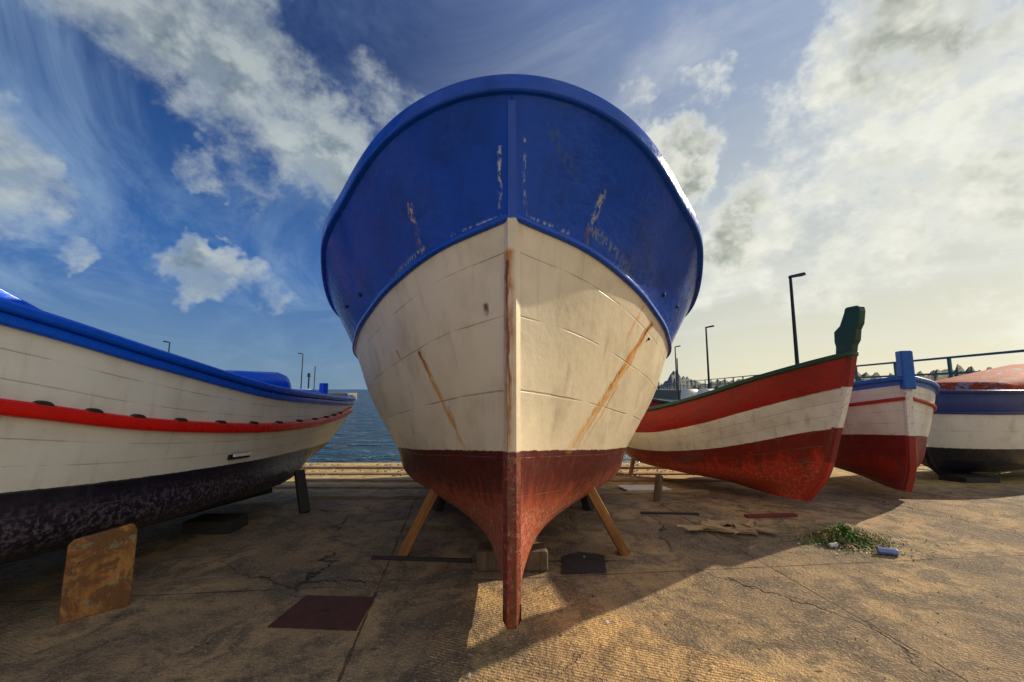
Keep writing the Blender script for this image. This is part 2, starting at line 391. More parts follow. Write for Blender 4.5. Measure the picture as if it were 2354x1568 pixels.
def hatch(name,x0,x1,y0,y1,z0,z1,mat,parent,slope=0.):
    vs=[];fs=[];n=12; ys=(y0,y0+.03,y0+.1,y1-.1,y1-.03,y1)
    for q,y in enumerate(ys):
        k=(.86,.95,1,1,.95,.86)[q]
        zt=z0+(z1-z0)*(1-slope*(1-(y-y0)/(y1-y0)))
        for i in range(n+1):
            a=math.pi*i/n; x=(x0+x1)/2-(x1-x0)/2*math.copysign(abs(math.cos(a))**.5,math.cos(a))*k
            z=z0+(zt-z0)*k*(math.sin(a)**.55 if math.sin(a)>0 else 0); vs.append((x,y,z))
    for j in range(5):
        for i in range(n): fs.append((j*(n+1)+i,j*(n+1)+i+1,(j+1)*(n+1)+i+1,(j+1)*(n+1)+i))
    fs.append(tuple(range(n+1))[::-1]); fs.append(tuple(5*(n+1)+i for i in range(n+1)))
    return mk(name,vs,fs,mat,parent,True)
hatch('engine_hatch',-.6,.0,1.5,2.1,1.0,1.38,m_lblue,lb)
hatch('stern_locker',-.25,.25,.7,1.15,.98,1.2,m_lblue,lb)
box('mooring_post',(-.04,.45,1.0),(.04,.53,1.28),m_lblue,lb)
c2=surface(r2,12,8)
m_scup=plain('dark_scupper',(.05,.02,.012),.7)
def scupper(i,s):
    p=c2[i][24].copy(); du=(c2[i+1][24]-c2[i-1][24]).normalized(); dv=(c2[i][26]-c2[i][24]).normalized()
    n=du.cross(dv).normalized()
    if n.x<0: n=-n
    vs=[];k=8
    for h in (-.01,.038):
        for a in range(k+1):
            t=math.pi*a/k; q=p+du*(.038*math.cos(t))+dv*(.034+.024*math.sin(t))+n*h
            vs.append((q.x*s,q.y,q.z))
    m=k+1; fs=[tuple(range(m)),tuple(range(2*m-1,m-1,-1))]+[(a,a+1,m+a+1,m+a) for a in range(k)]
    mk('scupper',vs,fs,m_scup,lb)
for s in(-1,1):
    for i in range(14,70,4): scupper(i,s)
fitm=plain('pale_fitting',(.92,.92,.88),.4,var=.1)
a_=c2[38][18]; b_=c2[40][18]
box_between('fitting_bar',(-a_.x-.045,a_.y,a_.z),(-b_.x-.045,b_.y,b_.z),.022,.022,fitm,lb)
box_between('fitting_shadow_strip',(-a_.x-.008,a_.y-.02,a_.z-.012),(-b_.x-.008,b_.y+.02,b_.z-.012),.03,.04,m_boltd,lb)  # dark strip standing in for the shadow line behind the bar
m_board=wood('rusty_orange_board',(.50,.22,.05),(.30,.11,.025),stain=(.16,.065,.02))
vs=[(-.005,0,0),(.27,0,.0),(.275,0,.4),(.255,0,.435),(.02,0,.405),(0,0,.38)]
fv=[(x,y+d,z) for d in(0,.03) for x,y,z in vs]; n=6
ff=[tuple(range(n)),tuple(range(2*n-1,n-1,-1))]+[(a,a+n,(a+1)%n+n,(a+1)%n) for a in range(n)]
o=mk('wooden_board',fv,ff,m_board,None,loc=(-2.32,2.27,0)); o.rotation_euler=(R(-4),0,R(48)); bevel(o,.006)
top(o,'rusty orange board standing on edge against the white boat','board')
prop((-2.02,4.2,0),(-2.2,4.4,.36),.09,.07,m_dark,'short dark timber prop under the white boat')
prop((-3.6,4.4,0),(-3.3,4.4,.3),.09,.07,m_dark,'short dark timber prop under the white boat')
for lo_,hi_ in (((-2.75,3.6,0),(-2.35,3.85,.10)),((-3.6,1.6,0),(-3.1,1.9,.10)),((-4.4,-.2,0),(-3.9,.2,.16))):
    o=box('wooden_block',lo_,hi_,m_dark); top(o,'dark timber block under the white boat keel','block','keel blocks')

# ------------------------------------------------------------------ SMALL BOATS
def small_boat(loc,rz,label,rows,m_h,m_r,m_st,deckm,strake=None,railh=.05):
    b=empty('rowing_boat',loc,rz,label,'boat','small boats hauled out on the quay')
    loft('hull',rows,m_h,b,0,len(rows)-1,10,8)
    S=rows[-1]
    sweep('rail',fullpath(S,10),rprof(-.08,.035,0,railh,.015,3),m_r,b)
    if strake: sweep('rubbing_strake',fullpath(rows[strake[0]],10),rprof(-.02,.025,-.02,.02,.012,3),strake[1],b)
    st=[(r[0][1]-.03,r[0][2]) for r in rows]
    profile_stem('stem',st,.07,.04,m_st,b)
    deck('deck',rows[-2],.05,deckm,b,.03)
    return b
m_green=plain('dark_green_paint',(.008,.06,.03),.45)
Srd=[(.03,0,1.50),(.22,.3,1.41),(.45,.8,1.26),(.66,1.4,1.07),(.84,2.2,.90),(.86,3.1,.86),(.55,4.1,.95),(.03,4.7,1.1)]
Rrd=[(.03,.07,1.22),(.19,.36,1.13),(.41,.84,.97),(.62,1.42,.78),(.80,2.2,.61),(.83,3.1,.57),(.5,4.05,.65),(.03,4.6,.8)]
Wrd=[(.03,.2,.83),(.13,.48,.76),(.32,.92,.62),(.53,1.45,.48),(.72,2.2,.36),(.75,3.1,.32),(.4,4.0,.4),(.03,4.5,.55)]
Brd=[(.03,.36,.38),(.09,.62,.32),(.22,1.0,.24),(.40,1.5,.17),(.58,2.2,.12),(.6,3.1,.1),(.25,3.9,.2),(.03,4.35,.35)]
Krd=[(.03,.6,.07),(.03,.85,.04),(.03,1.15,.03),(.03,1.6,.03),(.03,2.2,.02),(.03,3.1,.02),(.03,3.8,.06),(.03,4.2,.1)]
white=(.84,.78,.66)
m_rd=paint('red_white_boat_paint',[(0,(.60,.04,.012)),(1.4,(.20,.014,.009),.25),(2.,white),(3.,(.36,.010,.006))],rough=.42,planks=3.,dirt=.5,wear=(1.35,(.66,.20,.11),.7),coat=.05,bumpd=.008)
m_rst=zstem('red_boat_stem_paint',[(0,(.45,.03,.012)),(.5,(.2,.015,.01)),(.84,white),(1.22,(.30,.010,.006))],.2)
rb=small_boat((3.13,3.8,0),R(11.5),'red, white and green wooden boat with tall stem post',[Krd,Brd,Wrd,Rrd,Srd],m_rd,m_green,m_rst,m_dark)
vs=[]
sec=[(-.02,.15,1.46),(-.045,.16,1.60),(-.075,.20,1.645),(-.09,.21,1.74),(-.12,.18,1.79),(-.14,.15,1.90),(-.135,.13,1.945),(-.11,.08,1.955)]
for y,dep,z in sec:
    w=.037
    vs+=[(-w,y,z),(w,y,z),(w,y+dep,z),(-w,y+dep,z)]
fs=[(i*4+k,i*4+(k+1)%4,(i+1)*4+(k+1)%4,(i+1)*4+k) for i in range(len(sec)-1) for k in range(4)]+[(3,2,1,0),tuple(len(sec)*4-4+k for k in range(4))]
bevel(mk('stem_post',vs,fs,m_green,rb),.012)
prop((1.60,4.74,-.03),(1.66,4.80,.24),.07,.06,m_woodg,'short timber prop under the red boat')
prop((2.0,7.2,-.25),(2.1,7.2,.2),.06,.06,m_plank,'short timber prop under the red boat')
Sb=[(.03,0,1.30),(.34,.3,1.24),(.58,.75,1.16),(.72,1.3,1.07),(.76,2.0,1.0),(.66,2.8,1.0),(.4,3.6,1.08),(.03,4.0,1.2)]
Tb=[(.03,.02,1.10),(.32,.32,1.03),(.55,.77,.96),(.70,1.3,.88),(.74,2.0,.82),(.64,2.8,.82),(.36,3.55,.9),(.03,3.95,1.0)]
Wb=[(.03,.05,.70),(.26,.38,.67),(.48,.8,.62),(.63,1.32,.58),(.68,2,.54),(.55,2.8,.54),(.25,3.5,.6),(.03,3.85,.7)]
Bb=[(.03,.1,.34),(.18,.45,.3),(.38,.85,.26),(.53,1.35,.22),(.55,2,.2),(.42,2.8,.2),(.15,3.4,.3),(.03,3.75,.4)]
Kb=[(.03,.25,.07),(.03,.55,.04),(.03,.95,.03),(.03,1.4,.03),(.03,2,.02),(.03,2.8,.02),(.03,3.4,.06),(.03,3.7,.13)]
m_bb=paint('white_blue_boat_paint',[(0,(.40,.02,.012)),(1.3,(.2,.015,.012),.12),(2.,(.82,.78,.68)),(3.72,(.02,.14,.5))],rough=.4,planks=3.,dirt=.4,wear=(1.,(.4,.05,.03),.5),bumpd=.008)
m_bst=zstem('blue_boat_stem_paint',[(0,(.3,.02,.012)),(.70,(.82,.78,.68)),(1.22,(.02,.1,.40))])
m_bbr=plain('worn_blue_paint',(.010,.12,.48),.4); m_thin=plain('dull_red_paint',(.45,.015,.012),.4)
bb=small_boat((4.32,4.54,0),R(-20.5),'white boat with blue rail, thin red line and dark red bottom',[Kb,Bb,Wb,Tb,Sb],m_bb,m_bbr,m_bst,m_bbr,strake=(3,m_thin))
box('stem_post',(-.055,-.06,1.2),(.055,.07,1.62),m_bbr,bb,.015)
Sn=[(.04,0,1.12),(.4,.15,1.12),(.7,.5,1.12),(.9,1.1,1.12),(.98,2.0,1.12),(.95,3,1.14),(.6,4.2,1.2),(.04,5,1.3)]
Nn=[(.04,.0,.84),(.38,.15,.84),(.68,.5,.84),(.88,1.1,.84),(.96,2,.84),(.92,3,.86),(.55,4.2,.9),(.04,4.95,1.)]
Wn=[(.04,.1,.32),(.28,.25,.32),(.55,.6,.32),(.76,1.1,.32),(.86,2,.32),(.8,3,.34),(.4,4.1,.4),(.04,4.8,.5)]
Bn=[(.04,.25,.05),(.18,.4,.05),(.4,.7,.03),(.6,1.15,.0),(.7,2,.0),(.6,3,.02),(.25,4,.1),(.04,4.6,.2)]
Kn=[(.04,.5,-.12),(.04,.6,-.14),(.04,.9,-.15),(.04,1.3,-.15),(.04,2,-.15),(.04,3,-.15),(.04,3.9,-.1),(.04,4.5,0)]
m_nb=paint('navy_white_boat_paint',[(0,(.012,.012,.025)),(2.,(.80,.76,.66)),(3.,(.004,.022,.15))],rough=.4,planks=2.,dirt=.35,bumpd=.008)
m_navy=plain('navy_paint',(.004,.025,.18),.35)
m_nst=zstem('navy_boat_stem_paint',[(0,(.012,.012,.025)),(.32,(.80,.76,.66)),(.84,(.004,.022,.15))])
nb=small_boat((6.15,6.35,.02),R(-64.1),'white boat with navy topsides and rounded peeling red cabin top',[Kn,Bn,Wn,Nn,Sn],m_nb,m_navy,m_nst,m_navy,strake=(3,m_navy))
m,g=newmat('peeling_red_blue_paint'); P_=g.tc.outputs['Object']
c=g.mix(g.mr(g.noise(P_,26.,4,.7),.45,.7),(.38,.045,.018),(.50,.12,.04)); c=g.mix(g.mr(g.noise(g.scale(P_,(2.,1.,3.)),3.2,5,.78,.8),.55,.60),c,(.20,.34,.44)); c=g.mix(g.mr(g.noise(P_,13.,5,.75),.61,.66,0,.7),c,(.55,.5,.42))
fin(g,c,.8,g.bump(g.noise(P_,30.),.4,.01),spec=.2); m_peel=m
hatch('cabin_top',-.40,.76,1.0,4.6,1.12,1.70,m_peel,nb,.70)
wh=plain('white_frame_paint',(.75,.75,.7),.4)
box('porthole',(.92,1.05,.93),(.985,1.2,1.05),wh,nb,.02); box('porthole_glass',(.95,1.085,.955),(.992,1.165,1.025),m_boltd,nb,.01)
o=box('wooden_block',(6.6,6.2,-.25),(7.1,6.6,-.08),m_dark); top(o,'dark timber block under the navy boat','block','keel blocks')

# ------------------------------------------------------------------ GROUND
SEA=-.47
def gz(y):
    if y<4.5: return 0.
    if y<10.2: return -.09*(y-4.5)
    return -.513-.12*min(y-10.2,25)
ys=[-2000,-200,-40,-10,-2,1,2,3,4,4.5,5,6,7,8,9,9.6,10.2,12,20,40,200,1000,6000]
xs=[-5000,-500,-60,-20,-8,-4,-2,0,2,4,8,20,60,500,5000]
vs=[(x,y,gz(y)) for y in ys for x in xs]; nx=len(xs)
fs=[(j*nx+i,j*nx+i+1,(j+1)*nx+i+1,(j+1)*nx+i) for j in range(len(ys)-1) for i in range(nx-1)]
def ground_mat(name,k,ribamt,tint=(1,1,1)):
    m,g=newmat(name); P_=g.tc.outputs['Object']; x,y,z=g.sep(P_)[0:3]
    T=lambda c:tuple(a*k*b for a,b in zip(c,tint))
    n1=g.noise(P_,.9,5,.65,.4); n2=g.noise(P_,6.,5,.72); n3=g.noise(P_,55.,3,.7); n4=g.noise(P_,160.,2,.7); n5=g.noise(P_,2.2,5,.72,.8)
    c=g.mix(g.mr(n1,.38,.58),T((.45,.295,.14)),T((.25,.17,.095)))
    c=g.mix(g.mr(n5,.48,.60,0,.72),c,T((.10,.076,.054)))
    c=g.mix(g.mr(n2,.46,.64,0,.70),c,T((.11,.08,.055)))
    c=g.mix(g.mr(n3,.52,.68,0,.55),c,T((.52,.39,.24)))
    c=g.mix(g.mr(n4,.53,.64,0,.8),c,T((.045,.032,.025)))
    jx=g.m('ABSOLUTE',g.m('SUBTRACT',g.m('FRACT',g.m('ADD',g.m('DIVIDE',g.m('ADD',x,g.m('MULTIPLY',y,.12)),2.6),.19)),.5))
    jy=g.m('ABSOLUTE',g.m('SUBTRACT',g.m('FRACT',g.m('ADD',g.m('DIVIDE',g.m('SUBTRACT',y,g.m('MULTIPLY',x,.1)),2.2),.73)),.5))
    jn=g.m('MULTIPLY',g.m('SUBTRACT',n2,.5),.012)
    jt=g.m('MAXIMUM',g.mr(g.m('ADD',jx,jn),.4968,.4985),g.mr(g.m('ADD',jy,jn),.4968,.4985))
    jt=g.m('MULTIPLY',jt,g.mr(n5,.6,.45,.2,.8))
    wv=g.vm('ADD',P_,g.vscale(g.noise(P_,3.,4,.65,0,True),.35))
    ck=g.vor(wv,.55); crack=g.m('MULTIPLY',g.mr(ck,.007,.001),g.mr(n1,.45,.6))
    ck2=g.mr(g.vor(wv,1.7),.009,.002); crack=g.m('MAXIMUM',crack,g.m('MULTIPLY',ck2,g.mr(g.noise(P_,.7,2),.58,.68)))
    dk=g.m('MAXIMUM',crack,jt)
    c=g.mix(g.m('MULTIPLY',dk,.85),c,(.03,.02,.014))
    sp=g.vor(P_,9.,'F1'); spm=g.m('MULTIPLY',g.mr(sp,.11,.06),g.mr(n5,.45,.56))
    c=g.mix(g.m('MULTIPLY',spm,.85),c,(.03,.022,.018))
    sp2=g.vor(g.vm('ADD',P_,(3.3,1.7,0)),17.,'F1'); c=g.mix(g.m('MULTIPLY',g.mr(sp2,.08,.04),g.mr(n5,.54,.44)),c,(.55,.48,.37))
    rib=g.m('SINE',g.m('MULTIPLY',g.m('ADD',g.m('MULTIPLY',x,.35),y),330.))
    ribm=g.m('MAXIMUM',g.m('MULTIPLY',g.mr(g.noise(P_,.8,2),.48,.6),.6),ribamt)
    if ribamt: c=g.mix(g.m('MULTIPLY',g.mr(rib,-.2,-1.),.3),c,T((.1,.06,.03)))
    sand=g.mr(y,5.1,6.0); sandy=g.mix(g.mr(n2,.4,.65),(.68,.48,.19),(.36,.24,.10))
    c=g.mix(g.m('MULTIPLY',sand,.85),c,sandy)
    h=g.m('ADD',g.m('MULTIPLY',n2,1.5),g.m('MULTIPLY',n3,1.1)); h=g.m('ADD',h,g.m('MULTIPLY',g.m('MULTIPLY',rib,ribm),.10))
    h=g.m('SUBTRACT',h,g.m('MULTIPLY',dk,1.2))
    fin(g,c,.85,g.bump(h,1.,.016),spec=.3); return m
o=mk('ground',vs,fs,ground_mat('stained_concrete',1.25,0.),None); o['kind']='structure'; o['label']='stained cracked concrete slipway'
o=mk('pavement',[(-.55,1.0,.004),(2.6,.7,.004),(.75,2.15,.004),(.30,2.72,.004),(-.30,2.69,.004)],[(0,1,2,3,4)],ground_mat('ribbed_concrete_sun_patch',1.6,1.,(1.,.95,.84))); o['kind']='structure'; o['label']='ribbed concrete panel with the sun patch painted paler'  # ribbed panel; its paler tone paints in extra sunlight beside the keel

m,g=newmat('sea_water'); P_=g.tc.outputs['Object']
w1=g.noise(g.scale(P_,(.5,1.,1.)),2.6,4,.65,.5); w2=g.noise(g.scale(P_,(.6,1.6,1.)),.7,4,.6,.6)
col=g.mix(g.mr(g.m('ADD',g.m('MULTIPLY',w2,.5),g.m('MULTIPLY',w1,.5)),.42,.58),(.003,.018,.036),(.02,.075,.12))
fin(g,col,.2,g.bump(g.m('ADD',w1,g.m('MULTIPLY',w2,2.2)),1.,.7),spec=.35)
o=mk('sea',[(-6000,9.2,SEA),(6000,9.2,SEA),(6000,7000,SEA),(-6000,7000,SEA)],[(0,1,2,3)],m); o['kind']='structure'; o['label']='blue rippled sea'

def lay(x0,x1,yy,w,rz=0.,h=.03):
    o=box('plank',(x0,yy-w/2,gz(yy)-.015),(x1,yy+w/2,gz(yy)+h),m_plank,None,.004,rz); return top(o,'weathered plank lying on the slipway','plank','planks lying on the slipway')
lay(-2.3,-.4,4.95,.09,R(1)); lay(-3.4,-1.0,5.7,.12,R(-1)); lay(-3.2,3.9,6.4,.10,0); lay(-3.6,4.6,7.3,.12,0); lay(-4.6,3.6,8.3,.12,0,.05); lay(.9,2.4,5.2,.10,R(4))
m_iron=plain('rust_brown_iron',(.10,.028,.014),.75,0,.7)
o=mk('inspection_cover',[(-1.24,2.25,.006),(-.78,2.22,.006),(-.80,2.55,.006),(-1.2,2.57,.006),(-1.24,2.25,-.02),(-.78,2.22,-.02),(-.80,2.55,-.02),(-1.2,2.57,-.02)],
  [(0,1,2,3),(0,4,5,1),(1,5,6,2),(2,6,7,3),(3,7,4,0)],m_iron); top(o,'red-brown iron inspection cover set in concrete','inspection cover')
mk('cover_handle',[(-1.03,2.39,.009),(-.99,2.39,.009),(-.99,2.41,.010),(-1.03,2.41,.010)],[(0,1,2,3)],m_boltd,o)
vs=[(.32,2.85,.005),(.62,2.87,.005),(.66,3.12,.02),(.50,3.2,.012),(.36,3.14,.006),(.35,3.0,.014)]
o=mk('rubber_mat',vs,[tuple(range(6))],m_dark); top(o,'crumpled black rubber mat on the concrete','rubber mat')
o=box('white_board',(1.42,5.35,-.075),(2.0,5.75,-.06),plain('white_board_paint',(.85,.83,.78),.6,var=.2),None,.004,R(3)); o.rotation_euler[0]=R(-5); top(o,'flat white board lying behind the boats','board')
m_pale=wood('pale_splintered_wood',(.55,.38,.18),(.34,.21,.09),ax=0)
def slat(cx,cy,z,l,w,rz,mat):
    n=9; tp=[];bt=[]
    for i in range(n): tp.append((-l/2+l*i/(n-1)+random.uniform(-.025,.025),w/2*random.uniform(.35,1.25)))
    for i in range(n): bt.append((l/2-l*i/(n-1)+random.uniform(-.025,.025),-w/2*random.uniform(.35,1.25)))
    ring=tp+bt; m=len(ring)
    vs=[(x,y,0) for x,y in ring]+[(x,y,.007) for x,y in ring]
    fs=[tuple(range(m)),tuple(range(2*m-1,m-1,-1))]+[(i,m+i,m+(i+1)%m,(i+1)%m) for i in range(m)]
    o=mk('broken_slat',vs,fs,mat,None,loc=(cx,cy,z)); o.rotation_euler=(R(random.uniform(-2,2)),R(random.uniform(-2.,2.)),R(rz))
    top(o,'splintered pale timber slat on the ground','broken slat','splintered slats beside the red boat')
for i,(cx,cy,l,w,rz) in enumerate([(1.68,3.74,.44,.13,-15),(1.86,3.66,.42,.12,-22),(1.95,3.84,.40,.09,-12),(1.80,3.80,.3,.16,20),(2.05,3.66,.30,.09,-38),(1.60,3.66,.26,.10,6),(2.08,3.76,.24,.07,50),(1.75,3.60,.26,.09,-60),(1.92,3.56,.2,.08,15)]):
    slat(cx,cy,.005+.006*i,l,w,rz,m_pale)
o=box('timber_bar',(2.2,4.05,0),(2.7,4.11,.025),plain('red_stained_wood',(.2,.03,.02),.8),None,.004,R(5)); top(o,'red stained timber under the red boat','timber')
o=box('timber_bar',(1.25,4.15,0),(1.8,4.19,.015),m_dark,None,.003,R(-4)); top(o,'thin dark timber lying on the concrete','timber')
m,g=newmat('weed_leaves'); P_=g.tc.outputs['Object']
fin(g,g.mix(g.mr(g.noise(P_,9.),.42,.53),(.08,.19,.02),(.36,.26,.12)),.7)
vs=[];fs=[]
for k in range(3000):
    wide=k%3==0
    r=abs(random.gauss(0,1))*(1.6 if wide else 1); a=random.uniform(0,6.28); cx=2.66+r*math.cos(a)*.18; cy=3.46+r*math.sin(a)*.10
    h=random.uniform(.04,.15)*max(.25,1.2-r*.5)*(.3 if wide else 1); d=random.uniform(0,6.28); w=random.uniform(.0015,.005); l=random.uniform(.02,.08)
    dx,dy=math.cos(d),math.sin(d); b=len(vs)
    vs+=[(cx-dy*w,cy+dx*w,.0),(cx+dy*w,cy-dx*w,.0),(cx+dx*l*.5+dy*w,cy+dy*l*.5-dx*w,h*.8),(cx+dx*l*.5-dy*w,cy+dy*l*.5+dx*w,h*.8),(cx+dx*l,cy+dy*l,h*.75)]
    fs+=[(b,b+1,b+2,b+3),(b+3,b+2,b+4)]
o=mk('weeds',vs,fs,m); o['kind']='stuff'; top(o,'low green and dry weeds growing from the concrete','weeds')
def cyl(name,a,b,r,mat,parent=None,k=14,r2=None):
    a=Vector(a);b=Vector(b);t=b-a;r2=r if r2 is None else r2
    vs=[(rr*math.cos(2*math.pi*i/k),rr*math.sin(2*math.pi*i/k),z) for rr,z in((r,0),(r2,t.length)) for i in range(k)]
    fs=[(i,(i+1)%k,k+(i+1)%k,k+i) for i in range(k)]+[tuple(range(k))[::-1],tuple(k+i for i in range(k))]
    o=mk(name,vs,fs,mat,parent,False); o.location=a; o.rotation_mode='QUATERNION'; o.rotation_quaternion=t.to_track_quat('Z','Y'); bevel(o,r*.15); return o
m_can=plain('silver_blue_can',(.2,.25,.5),.35,.5); m_can2=plain('white_plastic',(.6,.6,.56),.4)
o=cyl('drink_can',(2.68,3.19,.026),(2.79,3.15,.026),.025,m_can); top(o,'discarded silver and blue drink can by the weeds','drink can')
o=cyl('plastic_cup',(2.42,3.31,.018),(2.48,3.32,.02),.014,m_can2,r2=.019); top(o,'discarded white plastic cup by the weeds','plastic cup')
for i in range(75):
    px=random.gauss(2.64,.17); py=random.gauss(3.28,.08)
    if i>55: px=random.uniform(-1.5,3.); py=random.uniform(1.7,3.6)
    s=random.uniform(.005,.014); d=random.uniform(0,6)
    vs=[(px+s*math.cos(d+q)*random.uniform(.6,1.4),py+s*math.sin(d+q)*random.uniform(.6,1.4),.007+random.uniform(0,.012)) for q in(0,1.5,3.1,4.6)]
    o=mk('litter_scrap',vs,[(0,1,2,3)],(m_can2,m_plank,m_dark)[i%3]); top(o,'small pale scrap of litter on the concrete','litter','litter scraps on the concrete')
vs=[];fs=[]
for k in range(2600):
    px=random.uniform(-3,5); py=random.uniform(1.5,5.5) if k<1500 else random.uniform(4.8,6.5); s=random.uniform(.002,.007); b=len(vs); q=gz(py)
    if k>1900: py=random.uniform(7,9.3); px=random.uniform(-5,5); s=random.uniform(.01,.04); q=gz(py)
    vs+=[(px-s,py,q),(px,py-s*.8,q),(px+s,py+.3*s,q),(px,py+s,q),(px,py,q+s)]
    fs+=[(b,b+1,b+4),(b+1,b+2,b+4),(b+2,b+3,b+4),(b+3,b,b+4)]
o=mk('grit',vs,fs,plain('grit',(.25,.19,.13),.9)); o['kind']='stuff'; top(o,'loose grit and pebbles on the slipway','grit')

# ------------------------------------------------------------------ MOLE, RAILING, LAMPS
m_conc=plain('pale_concrete',(.22,.19,.15),.85)
def lx(y): return 9.9+.22*y
vs=[]
for i,y in enumerate((7.,9,14,22,40,70,110)):
    vs+=[(lx(y)-.4,y,-1.5),(lx(y)-.4,y,1.1),(lx(y)+9,y,1.1),(lx(y)+9,y,-1.5)]
fs=[(i*4+k,i*4+k+1,(i+1)*4+k+1,(i+1)*4+k) for i in range(6) for k in range(3)]+[(3,2,1,0),(24,25,26,27)]
o=mk('mole',vs,fs,m_conc); top(o,'long pale concrete harbour mole','harbour mole')
m_rl=plain('teal_metal_paint',(.02,.11,.14),.4)
rl=empty('railing',(0,0,0),0,'teal painted metal railing along the concrete mole','railing')
for h in (1.0,.55): box_between('handrail',(lx(7.2),7.2,1.1+h),(lx(100),100,1.1+h),.06,.06,m_rl,rl)
y=7.4
while y<100:
    box_between('railing_post',(lx(y),y,1.1),(lx(y),y,2.13),.07,.07,m_rl,rl); y+=2.2 if y<40 else 4.4
m_pole=plain('dark_metal',(.012,.02,.04),.5,.3)
def lamp(x,y,z0,h,d=(1,0)):
    b=empty('street_lamp',(x,y,z0),math.atan2(d[1],d[0]),'slim dark street lamp with single flat head on the mole','street lamp','street lamps along the harbour')
    cyl('pole',(0,0,0),(0,0,h),.1,m_pole,b,r2=.07)
    vs=[(-.05,-.12,h+.0),(.75,-.16,h+.14),(.75,.16,h+.14),(-.05,.12,h),(-.05,-.10,h+.13),(.7,-.12,h+.3),(.7,.12,h+.3),(-.05,.10,h+.13)]
    bevel(mk('lamp_head',vs,[(3,2,1,0),(4,5,6,7),(0,1,5,4),(1,2,6,5),(2,3,7,6),(3,0,4,7)],m_pole,b),.03)
for x,y,h in ((14.5,21,5.85),(18.4,38.8,5.85),(22.6,57,5.85),(26.5,75,5.85)): lamp(x,y,1.1,h)
lamp(-34.5,68,.6,6.3,(-1,0)); lamp(-42.5,51,.6,6.3,(-1,0))
o=box('pier',(-44,66,-1.2),(-26,70,.6),m_conc,None,.05); top(o,'low concrete pier across the water','pier')
o=box('pier',(-46,48,-1.2),(-40.5,66,.58),m_conc,None,.05); top(o,'low concrete pier across the water','pier')
bc=empty('beacon',(-32.8,67,.6),0,'small dark harbour beacon with lantern on the pier','beacon')
cyl('mast',(0,0,0),(0,0,2.6),.12,m_pole,bc); cyl('lantern',(0,0,2.6),(0,0,3.2),.28,m_pole,bc,r2=.2)
fbm=[(.05,0,.9),(.6,1.2,.8),(.8,3,.75),(.6,5.4,.8),(.05,6,.9)]; fbw=[(.05,.3,0),(.4,1.3,-.1),(.6,3,-.1),(.4,5.2,-.1),(.05,5.7,0)]
def farboat(x,y,rz,mh,label,mast):
    b=empty('moored_boat',(x,y,SEA),rz,label,'boat','boats moored in the harbour')
    loft('hull',[fbw,fbm],mh,b,0,1,4,4); deck('deck',fbm,-.1,wh,b)
    hatch('wheelhouse',-.5,.5,3.2,4.6,.6,1.7,wh,b)
    if mast: cyl('mast',(0,2.4,.6),(0,2.4,4.3),.05,m_pole,b)
m_far=plain('pale_blue_hull',(.4,.6,.7),.4)
farboat(-16.5,40,R(80),m_far,'pale blue boat moored off the slipway',False)
farboat(-20.5,47,R(70),m_navy,'dark boat with a tall mast moored in the harbour',True)
farboat(9.5,24,R(-50),m_navy,'navy boat moored beside the mole',False)
farboat(12.0,34,R(-60),m_far,'pale blue boat moored beside the mole',True)
m,g=newmat('wooded_hillside'); P_=g.tc.outputs['Object']
nn=g.noise(P_,.16,5,.75); fin(g,g.mix(g.mr(nn,.4,.62),(.03,.045,.02),(.15,.13,.08)),.9,g.bump(nn,1.,3.))
def ridge(name,az0,az1,d,hf,mat,thick=60,label='low wooded hill across the bay'):
    vs=[];fs=[];n=260;k=6
    for i in range(n+1):
        az=R(az0+(az1-az0)*i/n); h=hf(az0+(az1-az0)*i/n)
        for j in range(k+1):
            t=j/k; dd=d+thick*t; zz=SEA-1+(h+1)*math.sin(t*math.pi/2)**.8*(.85+.3*mn.noise(Vector((i*.35,j*.8,d*.1))))
            vs.append((math.sin(az)*dd,math.cos(az)*dd,zz))
    fs=[(i*(k+1)+j,(i+1)*(k+1)+j,(i+1)*(k+1)+j+1,i*(k+1)+j+1) for i in range(n) for j in range(k)]
    o=mk(name,vs,fs,mat,None,False); o['kind']='structure'; o['label']=label
def h1(a):
    e=min(1,max(0,(a-20)/10))*min(1,max(0,(75-a)/6)); return e*(10+6*e*mn.noise(Vector((a*.15,3,1)))+2.5*mn.noise(Vector((a*1.9,1,5)))+1.6*mn.noise(Vector((a*6,1,5))))
ridge('hills',19,78,170,h1,m)
m2,g=newmat('hazy_mountain'); P_=g.tc.outputs['Object']; nn=g.noise(P_,.02,5,.7)
fin(g,g.mix(g.mr(nn,.4,.62),(.09,.11,.12),(.15,.15,.14)),1.)
def h2(a):
    pk=38*math.exp(-((a-21.3)/.9)**2)+18*math.exp(-((a-23.3)/1.6)**2)
    return max(0,pk+ (14+8*mn.noise(Vector((a*.3,9,1))))*min(1,max(0,(a-17)/3)))
ridge('mountains',15,50,900,h2,m2,300,'hazy distant mountains')

